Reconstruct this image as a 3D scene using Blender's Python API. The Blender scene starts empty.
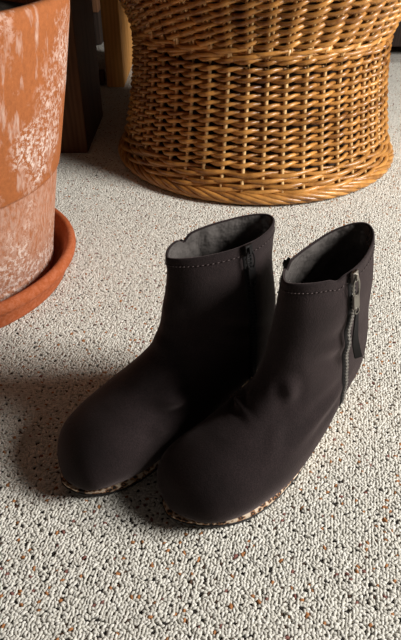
import bpy, bmesh, math, random
import numpy as np
from mathutils import Vector, Matrix
from mathutils.bvhtree import BVHTree
random.seed(7); rng = np.random.default_rng(7)
PI = math.pi; R = math.radians
scene = bpy.context.scene
col = scene.collection

# ------------------------------------------------------------------ camera
CAM_H = 0.46; FPX = 600.0; PITCH = 36.5
cam = bpy.data.cameras.new('camera'); camo = bpy.data.objects.new('camera', cam); col.objects.link(camo)
camo.location = (0, 0, CAM_H); camo.rotation_euler = (R(90-PITCH), 0, 0)
cam.sensor_fit = 'VERTICAL'; cam.sensor_height = 24.0; cam.lens = FPX/640*24.0
cam.clip_start = 0.02; cam.clip_end = 50
scene.camera = camo

# ------------------------------------------------------------------ world and light
w = bpy.data.worlds.new('world'); scene.world = w; w.use_nodes = True
bg = w.node_tree.nodes['Background']; bg.inputs[0].default_value = (1.0, 0.80, 0.70, 1); bg.inputs[1].default_value = 0.036
ld = bpy.data.lights.new('window_daylight', 'AREA'); ld.shape = 'RECTANGLE'; ld.size = 0.66; ld.size_y = 0.72
ld.energy = 74; ld.color = (1.0, 0.97, 0.925)
lo = bpy.data.objects.new('window_daylight', ld); col.objects.link(lo)
lo.location = (1.70, 0.27, 1.02)
lo.rotation_euler = (Vector((0.05, 0.55, 0.0)) - lo.location).to_track_quat('-Z', 'Y').to_euler()
vs = scene.view_settings; vs.view_transform = 'Standard'; vs.look = 'None'; vs.gamma = 1; vs.use_curve_mapping = False
vs.exposure = 0.0

# ------------------------------------------------------------------ material helpers
def mat(name):
    m = bpy.data.materials.new(name); m.use_nodes = True
    nt = m.node_tree; return m, nt, nt.nodes['Principled BSDF']
def N(nt, typ, **kw):
    n = nt.nodes.new(typ)
    for k, v in kw.items():
        if k in n.inputs.keys(): n.inputs[k].default_value = v
        else: setattr(n, k, v)
    return n
def L(nt, a, b): nt.links.new(a, b)
def coords(nt, scale=(1, 1, 1)):
    tc = N(nt, 'ShaderNodeTexCoord'); mp = N(nt, 'ShaderNodeMapping'); mp.inputs['Scale'].default_value = scale
    L(nt, tc.outputs['Object'], mp.inputs['Vector']); return mp.outputs[0]
def ramp(nt, stops, interp='LINEAR'):
    r = N(nt, 'ShaderNodeValToRGB'); cr = r.color_ramp; cr.interpolation = interp
    while len(cr.elements) > 1: cr.elements.remove(cr.elements[-1])
    cr.elements[0].position = stops[0][0]; cr.elements[0].color = (*stops[0][1], 1)
    for p, c in stops[1:]:
        e = cr.elements.new(p); e.color = (*c, 1)
    return r
def noise(nt, vec, scale, detail=3, rough=.55):
    n = N(nt, 'ShaderNodeTexNoise', Scale=scale, Detail=detail, Roughness=rough); L(nt, vec, n.inputs['Vector']); return n
def bump(nt, bs, h, strength, dist, prev=None):
    b = N(nt, 'ShaderNodeBump', Strength=strength, Distance=dist); L(nt, h, b.inputs['Height'])
    if prev: L(nt, prev, b.inputs['Normal'])
    L(nt, b.outputs[0], bs.inputs['Normal']); return b.outputs[0]
def mixc(nt, fac, a, b):
    m = N(nt, 'ShaderNodeMix', data_type='RGBA')
    for sock, v in ((m.inputs[0], fac), (m.inputs[6], a), (m.inputs[7], b)):
        if hasattr(v, 'links') or hasattr(v, 'is_output'): L(nt, v, sock)
        else: sock.default_value = v if isinstance(v, float) else (*v, 1)
    return m.outputs[2]
def mathn(nt, op, a, b=None):
    m = N(nt, 'ShaderNodeMath', operation=op)
    for i, v in enumerate((a, b)):
        if v is None: continue
        if hasattr(v, 'is_output'): L(nt, v, m.inputs[i])
        else: m.inputs[i].default_value = v
    return m.outputs[0]

CREAM = [(0.0, (0.60, 0.58, 0.52)), (0.25, (0.66, 0.64, 0.58)), (0.50, (0.54, 0.52, 0.465)), (0.68, (0.69, 0.67, 0.615)),
         (0.84, (0.020, 0.017, 0.015)), (0.925, (0.075, 0.045, 0.030)), (0.950, (0.34, 0.15, 0.06)), (0.982, (0.20, 0.085, 0.07))]
def m_pile():
    m, nt, bs = mat('carpet_loop_wool')
    at = N(nt, 'ShaderNodeAttribute', attribute_type='INSTANCER', attribute_name='tint')
    r = ramp(nt, CREAM, 'CONSTANT'); L(nt, at.outputs['Fac'], r.inputs[0]); L(nt, r.outputs[0], bs.inputs['Base Color'])
    bs.inputs['Roughness'].default_value = 0.9; bs.inputs['Specular IOR Level'].default_value = 0.15
    return m
def m_carpet_far():
    m, nt, bs = mat('carpet_backing')
    v = coords(nt)
    vo = N(nt, 'ShaderNodeTexVoronoi', Scale=230.0); L(nt, v, vo.inputs['Vector'])
    se = N(nt, 'ShaderNodeSeparateColor'); L(nt, vo.outputs['Color'], se.inputs[0])
    r = ramp(nt, CREAM, 'CONSTANT'); L(nt, se.outputs[0], r.inputs[0])
    L(nt, mixc(nt, 0.5, r.outputs[0], (0.50, 0.47, 0.42)), bs.inputs['Base Color'])
    inv = mathn(nt, 'SUBTRACT', 1.0, vo.outputs['Distance'])
    bump(nt, bs, inv, 0.7, 0.003); bs.inputs['Roughness'].default_value = 0.95
    return m
def m_suede():
    m, nt, bs = mat('black_brown_suede')
    v = coords(nt); n1 = noise(nt, v, 28, 4); n2 = noise(nt, v, 900, 2)
    r = ramp(nt, [(0.3, (0.0095, 0.0062, 0.0064)), (0.7, (0.018, 0.0118, 0.0122))]); L(nt, n1.outputs[0], r.inputs[0])
    r2 = ramp(nt, [(0.35, (0.6, 0.6, 0.6)), (0.7, (1.5, 1.45, 1.45))]); L(nt, n2.outputs[0], r2.inputs[0])
    mm = N(nt, 'ShaderNodeMix', data_type='RGBA', blend_type='MULTIPLY'); mm.inputs[0].default_value = 1
    L(nt, r.outputs[0], mm.inputs[6]); L(nt, r2.outputs[0], mm.inputs[7]); L(nt, mm.outputs[2], bs.inputs['Base Color'])
    bs.inputs['Roughness'].default_value = 0.85; bs.inputs['Specular IOR Level'].default_value = 0.12
    bs.inputs['Sheen Weight'].default_value = 0.15; bs.inputs['Sheen Roughness'].default_value = 0.5
    bs.inputs['Sheen Tint'].default_value = (1.0, 0.80, 0.78, 1)
    p = bump(nt, bs, n2.outputs[0], 0.5, 0.0006); bump(nt, bs, n1.outputs[0], 0.25, 0.004, p)
    return m
def m_lining():
    m, nt, bs = mat('black_shiny_lining')
    v = coords(nt); n = noise(nt, v, 45, 3); n2 = noise(nt, v, 16, 2)
    bs.inputs['Base Color'].default_value = (0.10, 0.09, 0.085, 1); bs.inputs['Roughness'].default_value = 0.24
    bs.inputs['Specular IOR Level'].default_value = 1.0
    p = bump(nt, bs, n.outputs[0], 0.8, 0.008); bump(nt, bs, n2.outputs[0], 0.8, 0.02, p)
    return m
def m_leopard():
    m, nt, bs = mat('leopard_print_fabric')
    v = coords(nt); wn = noise(nt, v, 160, 2)
    vv = N(nt, 'ShaderNodeVectorMath', operation='MULTIPLY_ADD'); L(nt, wn.outputs['Color'], vv.inputs[0])
    vv.inputs[1].default_value = (.004, .004, .004); L(nt, v, vv.inputs[2])
    vo = N(nt, 'ShaderNodeTexVoronoi', Scale=190.0); L(nt, vv.outputs[0], vo.inputs['Vector'])
    r = ramp(nt, [(0.0, (0.30, 0.12, 0.04)), (0.20, (0.012, 0.008, 0.006)), (0.43, (0.34, 0.17, 0.08)), (0.58, (0.74, 0.60, 0.45))], 'CONSTANT')
    L(nt, vo.outputs['Distance'], r.inputs[0]); L(nt, r.outputs[0], bs.inputs['Base Color']); bs.inputs['Roughness'].default_value = .7
    return m
def m_plain(name, c, rough=.5, metal=0.0, spec=.5):
    m, nt, bs = mat(name)
    bs.inputs['Base Color'].default_value = (*c, 1); bs.inputs['Roughness'].default_value = rough
    bs.inputs['Metallic'].default_value = metal; bs.inputs['Specular IOR Level'].default_value = spec
    v = coords(nt); n = noise(nt, v, 300, 2); bump(nt, bs, n.outputs[0], 0.12, 0.0008)
    return m
def m_wicker(name, dark, light, seed):
    m, nt, bs = mat(name)
    v = coords(nt, (1, 1, 1)); n = noise(nt, v, 70, 3); n2 = noise(nt, v, 11 + seed, 3)
    oi = N(nt, 'ShaderNodeObjectInfo')
    f = mathn(nt, 'ADD', mathn(nt, 'MULTIPLY', n.outputs[0], 0.55), mathn(nt, 'MULTIPLY', n2.outputs[0], 0.5))
    f = mathn(nt, 'ADD', f, mathn(nt, 'MULTIPLY', mathn(nt, 'SUBTRACT', oi.outputs['Random'], .5), .22))
    r = ramp(nt, [(0.32, dark), (0.72, light)]); L(nt, f, r.inputs[0]); L(nt, r.outputs[0], bs.inputs['Base Color'])
    bs.inputs['Roughness'].default_value = 0.32; bs.inputs['Specular IOR Level'].default_value = .55
    n3 = noise(nt, v, 420, 2); bump(nt, bs, n3.outputs[0], 0.25, 0.0012)
    return m
def m_terracotta(name, base, white, low=False):
    """weathered clay: white salt bloom in patches and runs"""
    m, nt, bs = mat(name)
    v = coords(nt); vs_ = coords(nt, (1, 1, .22))
    n1 = noise(nt, v, 9, 4, .6); n2 = noise(nt, v, 170, 6, .75); n3 = noise(nt, vs_, 60, 4, .65); n4 = noise(nt, v, 260, 3)
    c = ramp(nt, [(0.3, tuple(x*.80 for x in base)), (0.7, tuple(min(1, x*1.14) for x in base))]); L(nt, n2.outputs[0], c.inputs[0])
    sx = N(nt, 'ShaderNodeSeparateXYZ'); tc = N(nt, 'ShaderNodeTexCoord'); L(nt, tc.outputs['Object'], sx.inputs[0])
    big = ramp(nt, [(0.47, (0, 0, 0)), (0.58, (1, 1, 1))]); L(nt, n1.outputs[0], big.inputs[0])
    fine = ramp(nt, [(0.47, (0, 0, 0)), (0.56, (1, 1, 1))]); L(nt, n2.outputs[0], fine.inputs[0])
    run = ramp(nt, [(0.56, (0, 0, 0)), (0.70, (1, 1, 1))]); L(nt, n3.outputs[0], run.inputs[0])
    a = mathn(nt, 'MULTIPLY', big.outputs[0], fine.outputs[0])
    b = mathn(nt, 'MULTIPLY', run.outputs[0], .55)
    f = mathn(nt, 'MAXIMUM', a, b)
    f = mathn(nt, 'MULTIPLY', f, white)
    if low:   # the body below the collar is chalky all over
        z = N(nt, 'ShaderNodeMapRange'); z.inputs[1].default_value = .163; z.inputs[2].default_value = .157
        L(nt, sx.outputs[2], z.inputs[0])
        n5 = noise(nt, coords(nt, (1, 1, .35)), 210, 5, .7); g = ramp(nt, [(0.38, (.12, .12, .12)), (0.62, (1, 1, 1))]); L(nt, n5.outputs[0], g.inputs[0])
        gg = mathn(nt, 'MULTIPLY', mathn(nt, 'MULTIPLY', z.outputs[0], g.outputs[0]), .36)
        f = mathn(nt, 'MAXIMUM', f, gg)
    L(nt, mixc(nt, f, c.outputs[0], (0.68, 0.54, 0.47)), bs.inputs['Base Color'])
    bs.inputs['Roughness'].default_value = .85; bs.inputs['Specular IOR Level'].default_value = .25
    p = bump(nt, bs, n4.outputs[0], .25, .0015); bump(nt, bs, f, .35, .0012, p)
    return m
def m_wood(name, c1, c2, axis=(6, 6, .6), rough=.75):
    m, nt, bs = mat(name)
    v = coords(nt, axis); n = noise(nt, v, 14, 5, .6); wv = N(nt, 'ShaderNodeTexWave', Scale=5.0, Distortion=6.0, Detail=3.0); L(nt, v, wv.inputs['Vector'])
    f = mathn(nt, 'ADD', mathn(nt, 'MULTIPLY', n.outputs[0], .7), mathn(nt, 'MULTIPLY', wv.outputs['Fac'], .3))
    r = ramp(nt, [(0.3, c1), (0.7, c2)]); L(nt, f, r.inputs[0]); L(nt, r.outputs[0], bs.inputs['Base Color'])
    bs.inputs['Roughness'].default_value = rough; bs.inputs['Specular IOR Level'].default_value = .2; bump(nt, bs, f, .12, .002)
    return m
def m_soil():
    m, nt, bs = mat('potting_soil'); v = coords(nt); n = noise(nt, v, 90, 5)
    r = ramp(nt, [(0.3, (0.008, 0.006, 0.004)), (0.7, (0.05, 0.035, 0.022))]); L(nt, n.outputs[0], r.inputs[0])
    L(nt, r.outputs[0], bs.inputs['Base Color']); bs.inputs['Roughness'].default_value = 1; bump(nt, bs, n.outputs[0], 1, .01)
    return m
def m_plaster(name, c):
    m, nt, bs = mat(name); v = coords(nt); n = noise(nt, v, 60, 3)
    bs.inputs['Base Color'].default_value = (*c, 1); bs.inputs['Roughness'].default_value = .9; bump(nt, bs, n.outputs[0], .15, .003)
    return m

M = dict(pile=m_pile(), carpet=m_carpet_far(), suede=m_suede(), lining=m_lining(), leopard=m_leopard(),
         outsole=m_plain('black_rubber', (.012, .011, .011), .6), tape=m_plain('black_zip_tape', (.008, .007, .007), .8, 0, .2),
         teeth=m_plain('grey_metal_teeth', (.45, .43, .41), .35, .9), metal=m_plain('brushed_nickel', (.30, .285, .26), .28, 1.0),
         darkmetal=m_plain('dark_nickel', (.020, .018, .018), .45, .5), thread=m_plain('brown_thread', (.055, .036, .034), .8),
         ribbon=m_plain('black_leather_strap', (.006, .005, .005), .7, 0, .2), insole=m_plain('black_insole', (.012, .010, .010), .6),
         weaver=m_wicker('varnished_willow', (.15, .050, .010), (.60, .285, .070), 0), stake=m_wicker('pale_willow', (.50, .28, .10), (.82, .56, .26), 3),
         pot=m_terracotta('weathered_terracotta', (.345, .110, .034), .95, True), saucer=m_terracotta('terracotta_saucer', (.37, .090, .026), .05),
         soil=m_soil(), pine=m_wood('orange_pine_lit_tone', (.58, .27, .07), (.74, .38, .12)), darkwood=m_wood('dark_wood', (.09, .040, .018), (.14, .065, .030)),  # pine colour raised to carry sunlight the stand blocks from that leg
         gap_shade=m_plain('gap_shade_brown', (.030, .013, .006), .8), blackwood=m_wood('near_black_wood', (.018, .011, .008), (.035, .022, .016)), wall=m_plaster('wall_paint', (.12, .095, .075)), white=m_plaster('white_gloss', (.75, .74, .70)))

# ------------------------------------------------------------------ mesh helpers
def add(name, verts, faces, m, parent=None, smooth=True):
    me = bpy.data.meshes.new(name); me.from_pydata([tuple(map(float, v)) for v in verts], [], [tuple(map(int, f)) for f in faces]); me.update()
    if smooth: me.polygons.foreach_set('use_smooth', [True]*len(me.polygons))
    me.materials.append(m)
    o = bpy.data.objects.new(name, me); col.objects.link(o)
    if parent: o.parent = parent
    return o
def tag(o, label=None, cat=None, group=None, kind=None):
    for k, v in (('label', label), ('category', cat), ('group', group), ('kind', kind)):
        if v: o[k] = v
    return o
def empty(name, loc, rz=0.0):
    o = bpy.data.objects.new(name, None); o.empty_display_size = .05; o.location = loc; o.rotation_euler = (0, 0, rz); col.objects.link(o); return o
class MB:
    def __init__(s): s.v = []; s.f = []
    def merge(s, v, f):
        k = len(s.v); s.v += [tuple(x) for x in v]; s.f += [tuple(i+k for i in q) for q in f]
    def build(s, name, m, parent=None, smooth=True): return add(name, s.v, s.f, m, parent, smooth)
    def box(s, c, h, rot=None):
        v = [Vector((sx*h[0], sy*h[1], sz*h[2])) for sx in (-1, 1) for sy in (-1, 1) for sz in (-1, 1)]
        if rot: v = [rot @ q for q in v]
        s.merge([q+Vector(c) for q in v], [(0, 1, 3, 2), (4, 6, 7, 5), (0, 4, 5, 1), (2, 3, 7, 6), (0, 2, 6, 4), (1, 5, 7, 3)])
    def bevbox(s, lo, hi, b):
        bm = bmesh.new(); bmesh.ops.create_cube(bm, size=1)
        for q in bm.verts: q.co = Vector([(lo[i]+hi[i])/2 + q.co[i]*(hi[i]-lo[i]) for i in range(3)])
        bmesh.ops.bevel(bm, geom=bm.edges[:], offset=b, segments=2, affect='EDGES', profile=.6)
        bm.verts.index_update(); s.merge([q.co[:] for q in bm.verts], [[q.index for q in f.verts] for f in bm.faces]); bm.free()
    def tube(s, pts, r, n=6, closed=False, cap=True, flat=1.0, up=None):
        P = np.array([tuple(p) for p in pts], float); k = len(P)
        T = (np.roll(P, -1, 0)-np.roll(P, 1, 0)) if closed else np.gradient(P, axis=0)
        T /= np.linalg.norm(T, axis=1)[:, None]+1e-12
        U = np.array(up if up is not None else (0, 0, 1), float)
        U = np.broadcast_to(U, P.shape) if U.ndim == 1 else U
        A = np.cross(T, U); ln = np.linalg.norm(A, axis=1)[:, None]; A = np.where(ln < 1e-4, np.array([1., 0, 0]), A/(ln+1e-12))
        B = np.cross(A, T); rr = np.broadcast_to(np.asarray(r, float), (k,))
        V = []
        for j in range(n):
            a = 2*PI*j/n; V.append(P + rr[:, None]*(math.cos(a)*A + flat*math.sin(a)*B))
        V = np.stack(V, 1).reshape(-1, 3); F = []
        for i in range(k if closed else k-1):
            i2 = (i+1) % k
            for j in range(n):
                j2 = (j+1) % n; F.append((i*n+j, i*n+j2, i2*n+j2, i2*n+j))
        if not closed and cap: F.append(tuple(range(n))[::-1]); F.append(tuple((k-1)*n+j for j in range(n)))
        s.merge(V, F)
def lathe(prof, n=128, noise_amp=0.0):
    V, F = [], []
    for i, (r, z) in enumerate(prof):
        for j in range(n):
            a = 2*PI*j/n; V.append((r*math.cos(a), r*math.sin(a), z))
    k = len(prof)
    for i in range(k-1):
        for j in range(n):
            j2 = (j+1) % n; F.append((i*n+j, i*n+j2, (i+1)*n+j2, (i+1)*n+j))
    F.append(tuple(range(n))[::-1]); F.append(tuple((k-1)*n+j for j in range(n)))
    return V, F
def smooth_prof(pts, sub=5):
    """Catmull-Rom through the points"""
    P = np.array(pts, float); Q = np.vstack([2*P[0]-P[1], P, 2*P[-1]-P[-2]]); out = []
    for i in range(len(P)-1):
        a, b, c, d = Q[i:i+4]
        for t in np.linspace(0, 1, sub, endpoint=False):
            out.append(.5*((2*b)+(c-a)*t+(2*a-5*b+4*c-d)*t*t+(3*b-a-3*c+d)*t**3))
    out.append(P[-1]); return np.array(out)

# ------------------------------------------------------------------ the room
GZ = 0.0
def struct(name, lo, hi, m, parent=None, b=.002):
    q = MB(); q.bevbox(lo, hi, b); o = q.build(name, m, parent, False)
    if not parent: o['kind'] = 'structure'
    return o
floor = struct('floor', (-2.2, -1.2, -.06), (1.86, 3.7, -.0035), M['carpet'])
struct('wall_back', (-2.2, 3.7, -.06), (1.86, 3.8, 2.4), M['wall'])
struct('wall_left', (-2.3, -1.2, -.06), (-2.2, 3.8, 2.4), M['wall'])
# right wall in four pieces round the window opening
wr = MB(); X0, X1 = 1.86, 1.96
for lo_, hi_ in (((X0, -1.2, -.06), (X1, -.17, 2.4)), ((X0, .71, -.06), (X1, 3.8, 2.4)), ((X0, -.17, -.06), (X1, .71, .52)), ((X0, -.17, 1.52), (X1, .71, 2.4))):
    wr.box([(a+b)/2 for a, b in zip(lo_, hi_)], [(b-a)/2 for a, b in zip(lo_, hi_)])
o = wr.build('wall_right', M['wall'], None, False); o['kind'] = 'structure'
win = MB()
for lo_, hi_ in (((1.84, -.17, .52), (1.9, -.12, 1.52)), ((1.84, .66, .52), (1.9, .71, 1.52)), ((1.84, -.12, .52), (1.9, .66, .57)), ((1.84, -.12, 1.47), (1.9, .66, 1.52))):
    win.box([(a+b)/2 for a, b in zip(lo_, hi_)], [(b-a)/2 for a, b in zip(lo_, hi_)])
o = win.build('window_1', M['white'], None, False); o['kind'] = 'structure'
struct('baseboard_back', (-2.2, 3.68, -.0035), (1.86, 3.7, .09), M['white'])

# ---- loop pile: short twisted arches of wool on the backing, one node-instanced object
def loop_mesh():
    q = MB(); pts = []
    for i in range(7):
        a = PI*i/6; pts.append((-.0019*math.cos(a), .0004*math.sin(2*a), -.0010+.0024*math.sin(a)))
    q.tube(pts, [.0010, .00125, .00135, .00135, .00135, .00125, .0010], 6, up=(0, 1, 0))
    me = bpy.data.meshes.new('loop'); me.from_pydata(q.v, [], q.f); me.update()
    me.polygons.foreach_set('use_smooth', [True]*len(me.polygons)); me.materials.append(M['pile']); return me
SP = 0.0026
ys = np.arange(.04, 1.95, SP*.92); pts = []
for j, y in enumerate(ys):
    hw = .50+.37*y; xs = np.arange(-hw, hw, SP*1.06) + (SP*.5 if j % 2 else 0)
    pts.append(np.stack([xs, np.full_like(xs, y), np.zeros_like(xs)], 1))
P = np.concatenate(pts); P[:, :2] += rng.normal(0, SP*.17, (len(P), 2)); P[:, 2] = rng.normal(-.0022, .0002, len(P))
tint = rng.random(len(P))*.84
# the knots stand in wavering diagonal rows: dark sunken tufts between pale ones paint gap shade, plus coloured flecks
gx, gy = .0076, .0062
u_ = P[:, 0]+.22*P[:, 1]+.0012*np.sin(P[:, 1]*55+2*np.sin(P[:, 0]*9)); v_ = P[:, 1]-.16*P[:, 0]+.0012*np.sin(P[:, 0]*60)
jv = np.round(v_/gy).astype(int); iu = np.round(u_/gx-.5*(jv % 2)).astype(int)
hsh = np.sin(iu*12.9898+jv*78.233)*43758.5453; hsh -= np.floor(hsh); hs2 = np.sin(iu*39.35+jv*11.13)*24634.63; hs2 -= np.floor(hs2)
du = u_/gx-.5*(jv % 2)-iu+(hsh-.5)*.4; dv = v_/gy-jv+(hs2-.5)*.4
pit = (np.hypot(du*gx, dv*gy) < .00125) & (hs2 > .12)
tint = np.where(pit, .84+.159*((hsh*7.13) % 1), tint); P[:, 2] -= np.where(pit & (tint < .95), .0009, 0)
pm = bpy.data.meshes.new('carpet_pile'); pm.vertices.add(len(P)); pm.vertices.foreach_set('co', P.astype(np.float32).ravel())
pm.attributes.new('tint', 'FLOAT', 'POINT').data.foreach_set('value', tint.astype(np.float32))
ang = rng.normal(.7, .9, len(P)); tl = rng.normal(0, .22, (len(P), 2)); E3 = np.stack([tl[:, 0], tl[:, 1], ang], 1)
pm.attributes.new('turn', 'FLOAT_VECTOR', 'POINT').data.foreach_set('vector', E3.astype(np.float32).ravel())
pm.attributes.new('size', 'FLOAT', 'POINT').data.foreach_set('value', rng.uniform(.88, 1.05, len(P)).astype(np.float32))
pile = bpy.data.objects.new('carpet_pile', pm); col.objects.link(pile)
tag(pile, 'cream looped wool pile with painted gap shade and black and orange flecks covering the floor', 'carpet', None, 'stuff')
pm.materials.append(M['pile'])
ng = bpy.data.node_groups.new('pile_nodes', 'GeometryNodeTree')
ng.interface.new_socket('Geometry', in_out='INPUT', socket_type='NodeSocketGeometry'); ng.interface.new_socket('Geometry', in_out='OUTPUT', socket_type='NodeSocketGeometry')
gi = ng.nodes.new('NodeGroupInput'); go = ng.nodes.new('NodeGroupOutput'); ip = ng.nodes.new('GeometryNodeInstanceOnPoints')
lsrc = bpy.data.objects.new('carpet_loop', loop_mesh())
oi = ng.nodes.new('GeometryNodeObjectInfo'); oi.inputs[0].default_value = lsrc
def named(n, t):
    q = ng.nodes.new('GeometryNodeInputNamedAttribute'); q.data_type = t; q.inputs[0].default_value = n; return q
ta, sa = named('turn', 'FLOAT_VECTOR'), named('size', 'FLOAT')
e2r = ng.nodes.new('FunctionNodeEulerToRotation')
ng.links.new(ta.outputs[0], e2r.inputs[0]); ng.links.new(e2r.outputs[0], ip.inputs['Rotation']); ng.links.new(sa.outputs[0], ip.inputs['Scale'])
ng.links.new(gi.outputs[0], ip.inputs['Points']); ng.links.new(oi.outputs['Geometry'], ip.inputs['Instance']); ng.links.new(ip.outputs[0], go.inputs[0])
md = pile.modifiers.new('pile', 'NODES'); md.node_group = ng

# ------------------------------------------------------------------ ankle boots
#        t: back/bottom point (x,z), front/top point (x,z), half width, squareness of the lower half
ST = np.array([
 [ .002, .204, .107, .196, .0245, .00],
 [-.001, .175, .108, .172, .0295, .00],
 [-.008, .140, .111, .143, .0320, .00],
 [-.013, .105, .118, .118, .0335, .10],
 [-.011, .070, .130, .101, .0350, .40],
 [ .006, .053, .145, .089, .0370, .75],
 [ .045, .034, .162, .078, .0410, .95],
 [ .094, .012, .184, .068, .0455, 1.0],
 [ .140, .0045, .203, .059, .0485, 1.0],
 [ .175, .0035, .218, .049, .0470, 1.0],
 [ .202, .005, .228, .039, .0395, .90],
 [ .220, .007, .2345, .028, .0280, .60],
 [ .230, .010, .2375, .020, .0140, .30],
 [ .2345, .0135, .2380, .016, .0015, .0]])
def centre(x):                      # the foot bends a little inwards at the toe
    return .006*np.clip((x-.03)/.08, 0, 1)-.012*np.clip((x-.10)/.13, 0, 1)**2
def make_boot(seed, side, top, label, creases, loc, rz):
    root = empty('ankle_boot', loc, rz); tag(root, label, 'boot', 'pair of black ankle boots')
    ST2 = ST.copy()
    if seed == 1: ST2[:6, 2] += (.011, .011, .011, .010, .007, .003); ST2[0, 4] += .0035; ST2[1, 4] += .002
    else: ST2[2:6, 2] += (.001, .001, 0, 0); ST2[0, 0] -= .007; ST2[1, 0] -= .003; ST2[0, 4] += .0015; ST2[0, 2] += .002
    S = smooth_prof(ST2, 16); n = len(S); m = 144
    th = np.linspace(0, 2*PI, m, endpoint=False)
    TT = np.linspace(0, len(ST)-1, n)
    def ring(s, t, inset=0.0):
        bx, bz, fx, fz, wd, k = s; k = min(max(k, 0), 1)
        c = np.cos(th); sn = np.sin(th)
        e = np.where(c < 0, 1-.52*k, 1-.10*k)
        e = e + np.where(c > 0, .25, .0)*max(0, 1-t/3)
        v = np.sign(sn)*np.abs(sn)**e*max(wd-inset, .0003)*(1+.04*c*max(0, 1-t/4))
        hl = .5*(1+c)
        ln = math.hypot(fx-bx, fz-bz); q = max(0.0, 1-2*inset/max(ln, 1e-4)); hl = .5+(hl-.5)*q
        x = bx+(fx-bx)*hl; z = bz+(fz-bz)*hl
        v = v + side*centre(x)
        z = z + top(th)*max(0, 1-t/2.6)**1.5
        return np.stack([x, v, z], 1)
    V = np.array([ring(s, t) for s, t in zip(S, TT)])
    # folds and softness, pushed along the surface normal
    def nrm(V):
        dt = np.gradient(V, axis=0); dh = np.roll(V, -1, 1)-np.roll(V, 1, 1)
        nn = np.cross(dh, dt); nn /= np.linalg.norm(nn, axis=2)[:, :, None]+1e-9
        return nn
    NN = nrm(V); ctr = V.mean(1)[:, None]; sg = np.sign(((V-ctr)*NN).sum(2).mean()); NN *= sg
    D = np.zeros(V.shape[:2])
    for (x, y, z, dx, dy, dz, ln, wd, dp) in creases:
        d0 = np.array((dx, dy, dz), float); d0 /= np.linalg.norm(d0)
        rel = V-np.array((x, y, z)); al = rel@d0; pr = np.linalg.norm(rel-al[:, :, None]*d0, axis=2)
        f = np.exp(-(al/ln)**2)
        D += dp*f*(-np.exp(-(pr/wd)**2)+.45*np.exp(-((pr-1.9*wd)/wd)**2))
    ph = rng.uniform(0, 6, 6)
    D += .0006*np.sin(V[:, :, 2]*75+V[:, :, 0]*30+ph[0]+1.2*np.sin(V[:, :, 1]*60+ph[1]))+.0005*np.sin(V[:, :, 0]*90+V[:, :, 1]*70+ph[2])
    fade = np.clip(TT/1.2, .1, 1)[:, None]*np.clip((TT[-1]-TT)/2, 0, 1)[:, None]
    V = V+NN*(D*fade)[:, :, None]
    F = []
    for i in range(n-1):
        for j in range(m):
            j2 = (j+1) % m; F.append((i*m+j, i*m+j2, (i+1)*m+j2, (i+1)*m+j))
    F.append(tuple((n-1)*m+j for j in range(m)))
    flat = V.reshape(-1, 3)
    # rolled top edge
    rim = []
    for da, ins in ((.0012, .0008), (.0012, .0020), (.0002, .0028)):
        r_ = ring(S[0], 0, ins); r_[:, 2] += da; rim.append(r_)
    k0 = len(flat); flat = np.vstack([flat]+rim); F2 = []
    prev = 0
    for q in range(3):
        cur = k0+q*m
        for j in range(m):
            j2 = (j+1) % m; F2.append((cur+j, cur+j2, prev+j2, prev+j))
        prev = cur
    up = add('upper', flat, F+F2, M['suede'], root)
    bvh = BVHTree.FromPolygons([Vector(v) for v in V.reshape(-1, 3)], F)
    # lining down to the insole
    Li = [rim[-1]]; 
    for s, t in list(zip(S, TT))[2:80:4]: Li.append(ring(s, t, .0030 if t < 4 else .004))
    Lv = np.vstack(Li); LF = []
    for i in range(len(Li)-1):
        for j in range(m):
            j2 = (j+1) % m; LF.append((i*m+j2, i*m+j, (i+1)*m+j, (i+1)*m+j2))
    LF.append(tuple((len(Li)-1)*m+j for j in range(m))[::-1])
    Lc = Lv.reshape(len(Li), m, 3).mean(1)[:, None]; Lr = Lv.reshape(len(Li), m, 3)
    amp = (np.clip(np.arange(len(Li))/4, 0, 1)*.0024)[:, None]*np.clip(np.sin(Lr[:, :, 0]*130+4*np.sin(Lr[:, :, 2]*60+seed)+Lr[:, :, 1]*40)+.6*np.sin(Lr[:, :, 2]*170+Lr[:, :, 0]*90), -1, 1)
    dr = Lc-Lr; dr[:, :, 2] = 0; dr /= np.linalg.norm(dr, axis=2)[:, :, None]+1e-6
    Lv = (Lr+dr*(np.abs(amp)+.0002)[:, :, None]).reshape(-1, 3)
    add('lining', Lv, LF, M['lining'], root)
    # insole seen deep inside
    io = []; 
    for i in range(40):
        a = 2*PI*i/40; io.append((.062+.058*math.cos(a), .026*math.sin(a), .066-.22*(.062+.058*math.cos(a))*.6))
    add('insole', io+[(p[0], p[1], p[2]-.004) for p in io], [tuple(range(40))]+[(i, i+40, (i+1) % 40+40, (i+1) % 40) for i in range(40)], M['insole'], root)
    # sole outline
    OX = np.array([-.009, -.007, 0, .015, .04, .08, .115, .146, .173, .197, .2165, .2295, .2365, .2395])
    OW = np.array([0, .010, .0195, .0245, .026, .030, .0370, .0405, .0425, .0395, .0310, .0205, .0110, 0])
    xs = -.009+.2485*(.5-.5*np.cos(np.linspace(0, PI, 64))); ws = np.interp(xs, OX, OW)
    ws = np.convolve(np.pad(ws, 2, mode='reflect', reflect_type='odd'), np.ones(5)/5, 'valid'); ws[0] = ws[-1] = 0; ws = np.abs(ws)
    loop = [(x, w_) for x, w_ in zip(xs, ws)]+[(x, -w_) for x, w_ in zip(xs[::-1][1:-1], ws[::-1][1:-1])]
    zt_x = np.array([-.02, .0, .03, .06, .09, .12, .15, .20, .235]); zt = np.array([.072, .062, .048, .034, .020, .0085, .0062, .0062, .0105])
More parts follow.
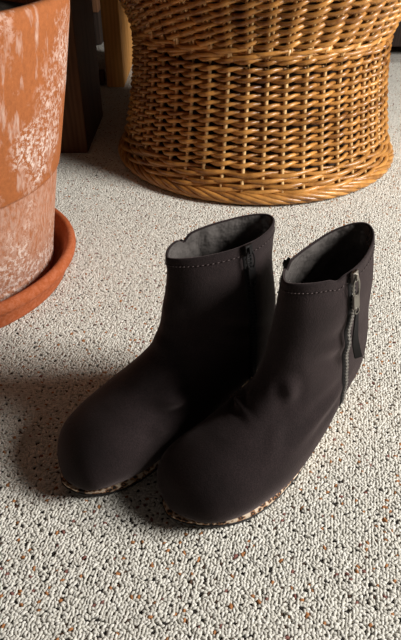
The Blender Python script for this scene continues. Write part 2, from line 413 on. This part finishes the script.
    def lay(zf, squeeze, grow=0.0):
        out = []
        for x, y in loop:
            xb = x+squeeze*.022*max(0, 1-(x+.01)/.10)**1.0
            yy = y*(1-.30*squeeze*max(0, 1-(x+.01)/.16))
            out.append((xb*(1+grow), yy*(1+4*grow)+side*float(centre(x)), zf(x)))
        return out
    zb = lambda x: .0022+.0052*max(0, (x-.18)/.05)**1.6
    ztf = lambda x: float(np.interp(x, zt_x, zt))
    A = lay(ztf, 0); rows = [A]
    for q in (.1, .35, .65, 1.0):
        Bq = lay(lambda x: ztf(x)+(zb(x)-ztf(x))*q, q); rows.append(Bq)
    nl = len(loop)
    WV = [v for r_ in rows for v in r_]; WF = [(i*nl+j, i*nl+(j+1) % nl, (i+1)*nl+(j+1) % nl, (i+1)*nl+j) for i in range(len(rows)-1) for j in range(nl)]
    WF += [tuple(range(nl))[::-1], tuple((len(rows)-1)*nl+j for j in range(nl))]
    o = add('wedge_heel', WV, WF, M['leopard'], root); o['label'] = 'leopard print covered wedge and sole edge'
    T0 = lay(zb, 1, .004); T1 = lay(lambda x: zb(x)-.0022, 1, .002)
    add('outsole', T0+T1, [(j, (j+1) % nl, (j+1) % nl+nl, j+nl) for j in range(nl)]+[tuple(range(nl))[::-1], tuple(j+nl for j in range(nl))], M['outsole'], root)
    # ---- things on the surface
    def hit(x, z, sd):
        p = Vector((x, sd*.12, z)); h = bvh.ray_cast(p, Vector((0, -sd, 0)))
        if h[0] is None: return Vector((x, sd*.03, z)), Vector((0, sd, 0))
        nn = h[1]; nn = nn if nn.y*sd > 0 else -nn
        return h[0], nn
    def topz(x):   # height of the rim at x on a side
        return .204+(.196-.204)*(x/.107)
    for sd in (1, -1):
        zx = (((.067, .064, .061, .058, .055) if seed == 1 else (.046, .043, .040, .038, .036))) if sd == 1 else (.078, .070, .062, .058, .056)
        thz = math.acos(max(-1, min(1, 2*(zx[0]-.002)/.105-1)))*sd
        z0 = topz(zx[0])+float(top(np.array([thz % (2*PI)]))[0])-.002
        zs = np.linspace(z0, .052, 5); path = smooth_prof(np.stack([zx, zs], 1), 8)
        hp = [hit(x, z, sd) for x, z in path]
        # tape: a raised strip with two ridges
        tp, nrmz = [p for p, _ in hp], [q for _, q in hp]
        V_, F_ = [], []
        prof = [(-.0055, .0001), (-.0042, .0013), (-.0016, .0008), (0, .0004), (.0016, .0008), (.0042, .0013), (.0055, .0001)]
        for i, (p, q) in enumerate(zip(tp, nrmz)):
            tg = (tp[min(i+1, len(tp)-1)]-tp[max(i-1, 0)]).normalized(); sv = q.cross(tg).normalized()
            for a, b in prof: V_.append(p+sv*a+q*b)
        for i in range(len(tp)-1):
            for j in range(len(prof)-1):
                k = i*7+j; F_.append((k, k+1, k+8, k+7))
        zp = add('zip_tape', V_, F_, M['tape'], root)
        # teeth
        mb = MB(); cum = [0]
        for i in range(1, len(tp)): cum.append(cum[-1]+(tp[i]-tp[i-1]).length)
        nt_ = int(cum[-1]/.0019); 
        for k in range(nt_):
            d = cum[-1]*(k+.5)/nt_; i = max(0, min(len(tp)-2, int(np.searchsorted(cum, d))-1)); f = (d-cum[i])/max(1e-6, cum[i+1]-cum[i])
            p = tp[i].lerp(tp[i+1], f); q = nrmz[i].lerp(nrmz[i+1], f).normalized(); tg = (tp[i+1]-tp[i]).normalized(); sv = q.cross(tg).normalized()
            rot = Matrix((sv, tg, q)).transposed()
            mb.box(p+q*.0012+sv*(.0008 if k % 2 else -.0008), (.0018, .00062, .0010), rot)
        tt = mb.build('zip_teeth', M['teeth'] if (seed == 1 and sd == 1) else M['outsole'], root, False); tt['kind'] = 'stuff'
        # slider and pull
        p, q = hp[0 if sd == 1 else 1]; tg = (tp[3]-tp[0]).normalized(); sv = q.cross(tg).normalized(); rot = Matrix((sv, tg, q)).transposed()
        sl = MB(); sl.box(p+q*.0030, (.0036, .0048, .0013), rot); sl.box(p+q*.0050, (.0012, .0030, .0012), rot)
        big = (seed == 1 and sd == 1)
        so = sl.build('slider', M['metal'] if big else M['darkmetal'], root, False)
        pl = MB(); c0 = p+q*.0035+tg*.001
        def loc2(a, b, c): return c0+sv*a+tg*b+q*c
        Lp = [loc2(.0042*math.sin(2*PI*i/20), .0085-.0095*math.cos(2*PI*i/20), .001) for i in range(20)]
        pl.tube(Lp, .0009, 6, True, up=tuple(q))
        pl.box(loc2(0, .0225, .0005), (.0038, .0068, .0009), rot)
        pl.tube([loc2(.0030*math.sin(2*PI*i/12), .0315-.0030*math.cos(2*PI*i/12), .001) for i in range(12)], .0008, 6, True, up=tuple(q))
        if big or sd == 1:
            pu = pl.build('zip_pull', M['metal'] if big else M['darkmetal'], so, False)
            if big: pu['label'] = 'silver ring shaped zip pull'
        if big:   # long black strap hung on the pull
            sp_ = smooth_prof([tuple(loc2(a, b, c)) for a, b, c in ((0, .033, .001), (-.0015, .045, .001), (-.003, .058, .001), (-.0015, .070, .001), (.003, .084, .0))], 5)
            rb = MB(); V_, F_ = [], []
            for i, c_ in enumerate(sp_):
                f = i/(len(sp_)-1); wd = .0020+.0014*min(1, f*1.4); c_ = Vector(c_); s2 = (sv*math.cos(.5*f)+q*math.sin(.5*f))
                V_ += [c_-s2*wd+q*.0006, c_+s2*wd+q*.0006, c_+s2*wd-q*.0006, c_-s2*wd-q*.0006]
            for i in range(len(sp_)-1):
                for j in range(4): F_.append((i*4+j, i*4+(j+1) % 4, i*4+4+(j+1) % 4, i*4+4+j))
            F_ += [(3, 2, 1, 0), tuple(len(V_)-4+j for j in range(4))]
            o = add('strap', V_, F_, M['ribbon'], so, False)
    # stitches below the top edge
    mb = MB(); r1 = V[4]; nn = NN[4]
    seg = []
    cl = [Vector(r1[j % m])+Vector(nn[j % m])*.0003 for j in range(m+1)]
    tot = 0
    for j in range(0, m, 2):
        a, b = cl[j], cl[j+1].lerp(cl[(j+2) % (m+1)], .15); mb.tube([a, a.lerp(b, .5)+Vector(nn[j])*.0004, b], .0004, 4)
    st = mb.build('stitching', M['thread'], root); st['kind'] = 'stuff'
    # side seam running from the heel side under the ankle
    return root
def bumpf(a, c, w_): return np.exp(-((np.angle(np.exp(1j*(a-c))))/w_)**2)
top_left = lambda a: .001*np.abs(np.sin(a))**2 + .002*bumpf(a, PI, .7) + .002*bumpf(a, .7, .8) + .002*bumpf(a, -.6, .35) - .005*bumpf(a, -1.08, .10)
top_right = lambda a: .007*bumpf(a, PI, .85) - .004*bumpf(a, -1.6, .6) + .006*bumpf(a, .4, .9) - .005*bumpf(a, -1.0, .10) - .003*bumpf(a, 1.15, .10)
cr_left = [(.138, .024, .068, -.8, .6, .1, .030, .0058, -.0075), (.116, .034, .086, -.8, .4, .3, .028, .0055, -.0055), (.160, .030, .050, -.8, .6, .0, .018, .0045, -.0025), (.124, .008, .112, .15, 1, 0, .030, .006, -.0016), (.05, .034, .12, 1, 0, .5, .03, .006, .0022), (.115, .02, .15, .1, 1, .2, .03, .006, -.0018)]
cr_right = [(.146, -.020, .082, .35, 1, -.1, .018, .0036, -.0062), (.135, .022, .075, .8, .5, -.45, .026, .0055, -.0022), (.095, .040, .070, 1, .1, -.25, .035, .0060, -.0024), (.12, .020, .105, .5, .8, -.5, .026, .006, -.0026), (.07, .034, .13, 1, .1, .3, .028, .007, -.0020)]
make_boot(0, -1, top_left, 'black suede ankle boot on the left, nearer the flowerpot, light stitching round its top', cr_left, (.062, .503, 0.0), R(180+36.5))
make_boot(1, 1, top_right, 'black suede ankle boot on the right with a silver zip pull and hanging strap', cr_right, (.150, .482, 0.0), R(180+43.5))

# ------------------------------------------------------------------ flowerpot and saucer
PX, PY = -.371, .730
pr = [(.001, .012), (.145, .012), (.157, .014), (.1605, .020), (.1620, .036), (.1614, .0375), (.1626, .039), (.1775, .120), (.1850, .158), (.1855, .1595), (.1876, .1605), (.1886, .163), (.1905, .170),
      (.2095, .260), (.2240, .336), (.2256, .350), (.2250, .3560), (.2220, .3590), (.214, .3590), (.2095, .3560), (.208, .346), (.205, .330), (.200, .300), (.170, .12), (.135, .03), (.001, .03)]
pot = empty('flowerpot', (PX, PY, 0)); tag(pot, 'large weathered terracotta flowerpot with white salt stains standing in its saucer', 'flowerpot')
V_, F_ = lathe(pr, 160); add('pot_body', V_, F_, M['pot'], pot)
so_v, so_f = lathe([(.001, .326), (.05, .331), (.10, .328), (.15, .330), (.202, .326), (.200, .31), (.001, .31)], 96)
add('soil', so_v, so_f, M['soil'], pot)
sp = smooth_prof([(.170, 0.0005), (.1765, .003), (.1800, .014), (.1845, .026), (.1850, .0272)], 4).tolist() + smooth_prof([(.1862, .0276), (.1915, .0300), (.1940, .0355), (.1930, .0420), (.1890, .0455), (.1840, .0450), (.1800, .0400), (.1740, .0250), (.1680, .0120), (.150, .0105)], 4).tolist()
sc_v, sc_f = lathe([(.001, .0005)]+[tuple(p) for p in sp]+[(.001, .0105)], 160)
sa_ = add('pot_saucer', sc_v, sc_f, M['saucer'], None); sa_.location = (PX, PY, 0)
tag(sa_, 'round orange terracotta saucer with a rolled rim under the flowerpot', 'saucer')

# ------------------------------------------------------------------ wicker stand
BX, BY = .112, 1.224
zprof = np.array([0, .018, .06, .12, .18, .235, .27, .30, .34, .40]); rprof = np.array([.269, .266, .2535, .2415, .2330, .2315, .2420, .2560, .278, .315])
def RR(z): return float(np.interp(z, ZD, RD))
_sm = smooth_prof(np.stack([zprof, rprof], 1), 8); ZD, RD = _sm[:, 0], _sm[:, 1]
bk = empty('wicker_stand', (BX, BY, 0), R(2.5)); tag(bk, 'large round honey coloured wicker stand with a narrow waist and braided foot', 'wicker basket')
NS = 46; WAIST = .236
for k in range(NS):
    a = 2*PI*k/NS + random.uniform(-.006, .006)
    mb = MB(); zs = np.linspace(.02, WAIST+.01, 22); j = random.uniform(-.0004, .0004)
    mb.tube([((RR(z)+j)*math.cos(a), (RR(z)+j)*math.sin(a), z) for z in zs], .0035, 6)
    mb.build('stake', M['stake'], bk)
    for d in (-.0135, .0135):
        mb = MB(); zs = np.linspace(WAIST-.01, .40, 18)
        mb.tube([(RR(z)*math.cos(a+d), RR(z)*math.sin(a+d), z) for z in zs], .0029, 5)
        mb.build('stake', M['stake'], bk)
def twine(z0, r, a_off, b, per, m, name='weaver', ph0=0.0, nseg=6):
    for s0 in (0, 1):
        mb = MB(); K = NS*nseg; pts = []; rad = []; ups = []
        wob = rng.uniform(0, 6, 3)
        for i in range(K):
            s_ = i/nseg; ph = 2*PI*i/K; u = PI*(s_+ph0)/per*1.0 + PI*s0
            # spend longer in front of a stake than between stakes
            rr = RR(z0)+a_off*math.cos(u); zz = z0+b*math.sin(u)+.0007*math.sin(3*ph+wob[0])+.0005*math.sin(11*ph+wob[1])
            pts.append((rr*math.cos(ph), rr*math.sin(ph), zz)); rad.append(r*(1+.16*math.cos(u)+.10*math.sin(7*ph+wob[2])+random.uniform(-.03, .03)))
        mb.tube(pts, rad, 6, True); mb.build(name, m, bk)
z = .066; row = 0
while z < .228:
    twine(z, .0033, .0066, .0027, 1, M['weaver'], ph0=row % 2 * 0); z += .0134; row += 1
for zz, b in ((.233, .0028), (.241, .0028)): twine(zz, .0033, .0068, b, 2, M['weaver'], ph0=row); row += 1
z = .253
while z < .39:
    twine(z, .0034, .0070, .0044, 1, M['weaver']); z += .0118; row += 1
for i, zz in enumerate((.0245, .0335, .0425, .0515)): twine(zz, .0038, .0070, .0026, 2, M['weaver'], ph0=i*.9)
# braided foot: diagonal rods laid over one another round the bottom
def rope_rod(k, zc, Rc, rm, r, span, name='border_rod', NB=54, tw=1.25):
    mb = MB(); pts = []
    for i in range(15):
        f = i/14; ph = 2*PI*k/NB+span*(f-.5); u = PI*tw*(f-.5)      # u=0 faces outward, starts on top, dives under
        pts.append(((Rc+rm*math.cos(u))*math.cos(ph), (Rc+rm*math.cos(u))*math.sin(ph), zc-rm*.85*math.sin(u)))
    mb.tube(pts, [r*(1-.35*abs(2*i/14-1)**3) for i in range(15)], 7); mb.build(name, M['weaver'], bk)
for k in range(60): rope_rod(k, .0135, .2690, .0085, .0044, .46, NB=60)
iz = np.linspace(.012, .392, 24); io_ = [(RR(z)-.016, z) for z in iz]; ii_ = [(RR(z)-.020, z) for z in iz[::-1]]
sv_, sf_ = lathe(io_+ii_, 96); sf_ = sf_[:-2]+[(47*96+j, 47*96+(j+1) % 96, (j+1) % 96, j) for j in range(96)]
o = add('gap_shade_shell', sv_, sf_, M['gap_shade'], bk); o['label'] = 'dark shell added behind the weave to paint the shade in its gaps'  # added dark shell, makes the openings in the weave look shaded
sv_, sf_ = lathe([(.001, .392), (.28, .393), (.300, .396), (.300, .402), (.28, .404), (.001, .404)], 64); add('light_block_disc', sv_, sf_, M['darkwood'], bk)  # unseen disc added to keep window light out of the stand
for k in range(46): rope_rod(k, .402, .318, .0085, .0052, .40, NB=46)

# ------------------------------------------------------------------ furniture behind
tb = empty('wooden_table', (-.47, 1.55, 0)); tag(tb, 'wooden table with broad plank legs in shade behind the flowerpot', 'table')
def plank(name, lo, hi, m, parent, b=.003):
    q = MB(); o_ = parent.location; q.bevbox([a-c for a, c in zip(lo, o_)], [a-c for a, c in zip(hi, o_)], b); return q.build(name, m, parent, False)
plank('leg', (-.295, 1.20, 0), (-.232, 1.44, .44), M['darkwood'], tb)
o = plank('leg', (-.252, 1.68, 0), (-.206, 2.02, .44), M['pine'], tb); o['label'] = 'orange pine leg with the sunlit look put into its colour'
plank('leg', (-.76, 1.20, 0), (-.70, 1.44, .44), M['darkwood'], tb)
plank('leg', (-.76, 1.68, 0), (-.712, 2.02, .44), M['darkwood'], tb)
plank('stretcher', (-.712, 1.69, .004), (-.262, 1.73, .035), M['darkwood'], tb)
plank('tabletop', (-.79, 1.16, .44), (-.225, 2.06, .475), M['darkwood'], tb)
cb = empty('low_cabinet', (-.52, 2.4, 0)); tag(cb, 'brown wooden cabinet on a dark plinth seen between the table legs', 'cabinet')
plank('cabinet_body', (-.80, 2.18, .10), (-.335, 2.62, .62), M['darkwood'], cb)
plank('plinth', (-.79, 2.19, 0), (-.335, 2.60, .10), M['blackwood'], cb)
ch = empty('dark_chest', (.95, 2.25, 0)); tag(ch, 'near black wooden chest at the far right behind the wicker stand', 'chest')
plank('chest_body', (.52, 2.02, .03), (1.35, 2.45, .50), M['blackwood'], ch)
plank('lid', (.50, 2.00, .50), (1.37, 2.47, .525), M['blackwood'], ch)
for x in (.54, 1.27):
    for y in (2.04, 2.37): plank('foot', (x, y, 0), (x+.06, y+.06, .03), M['blackwood'], ch, .002)
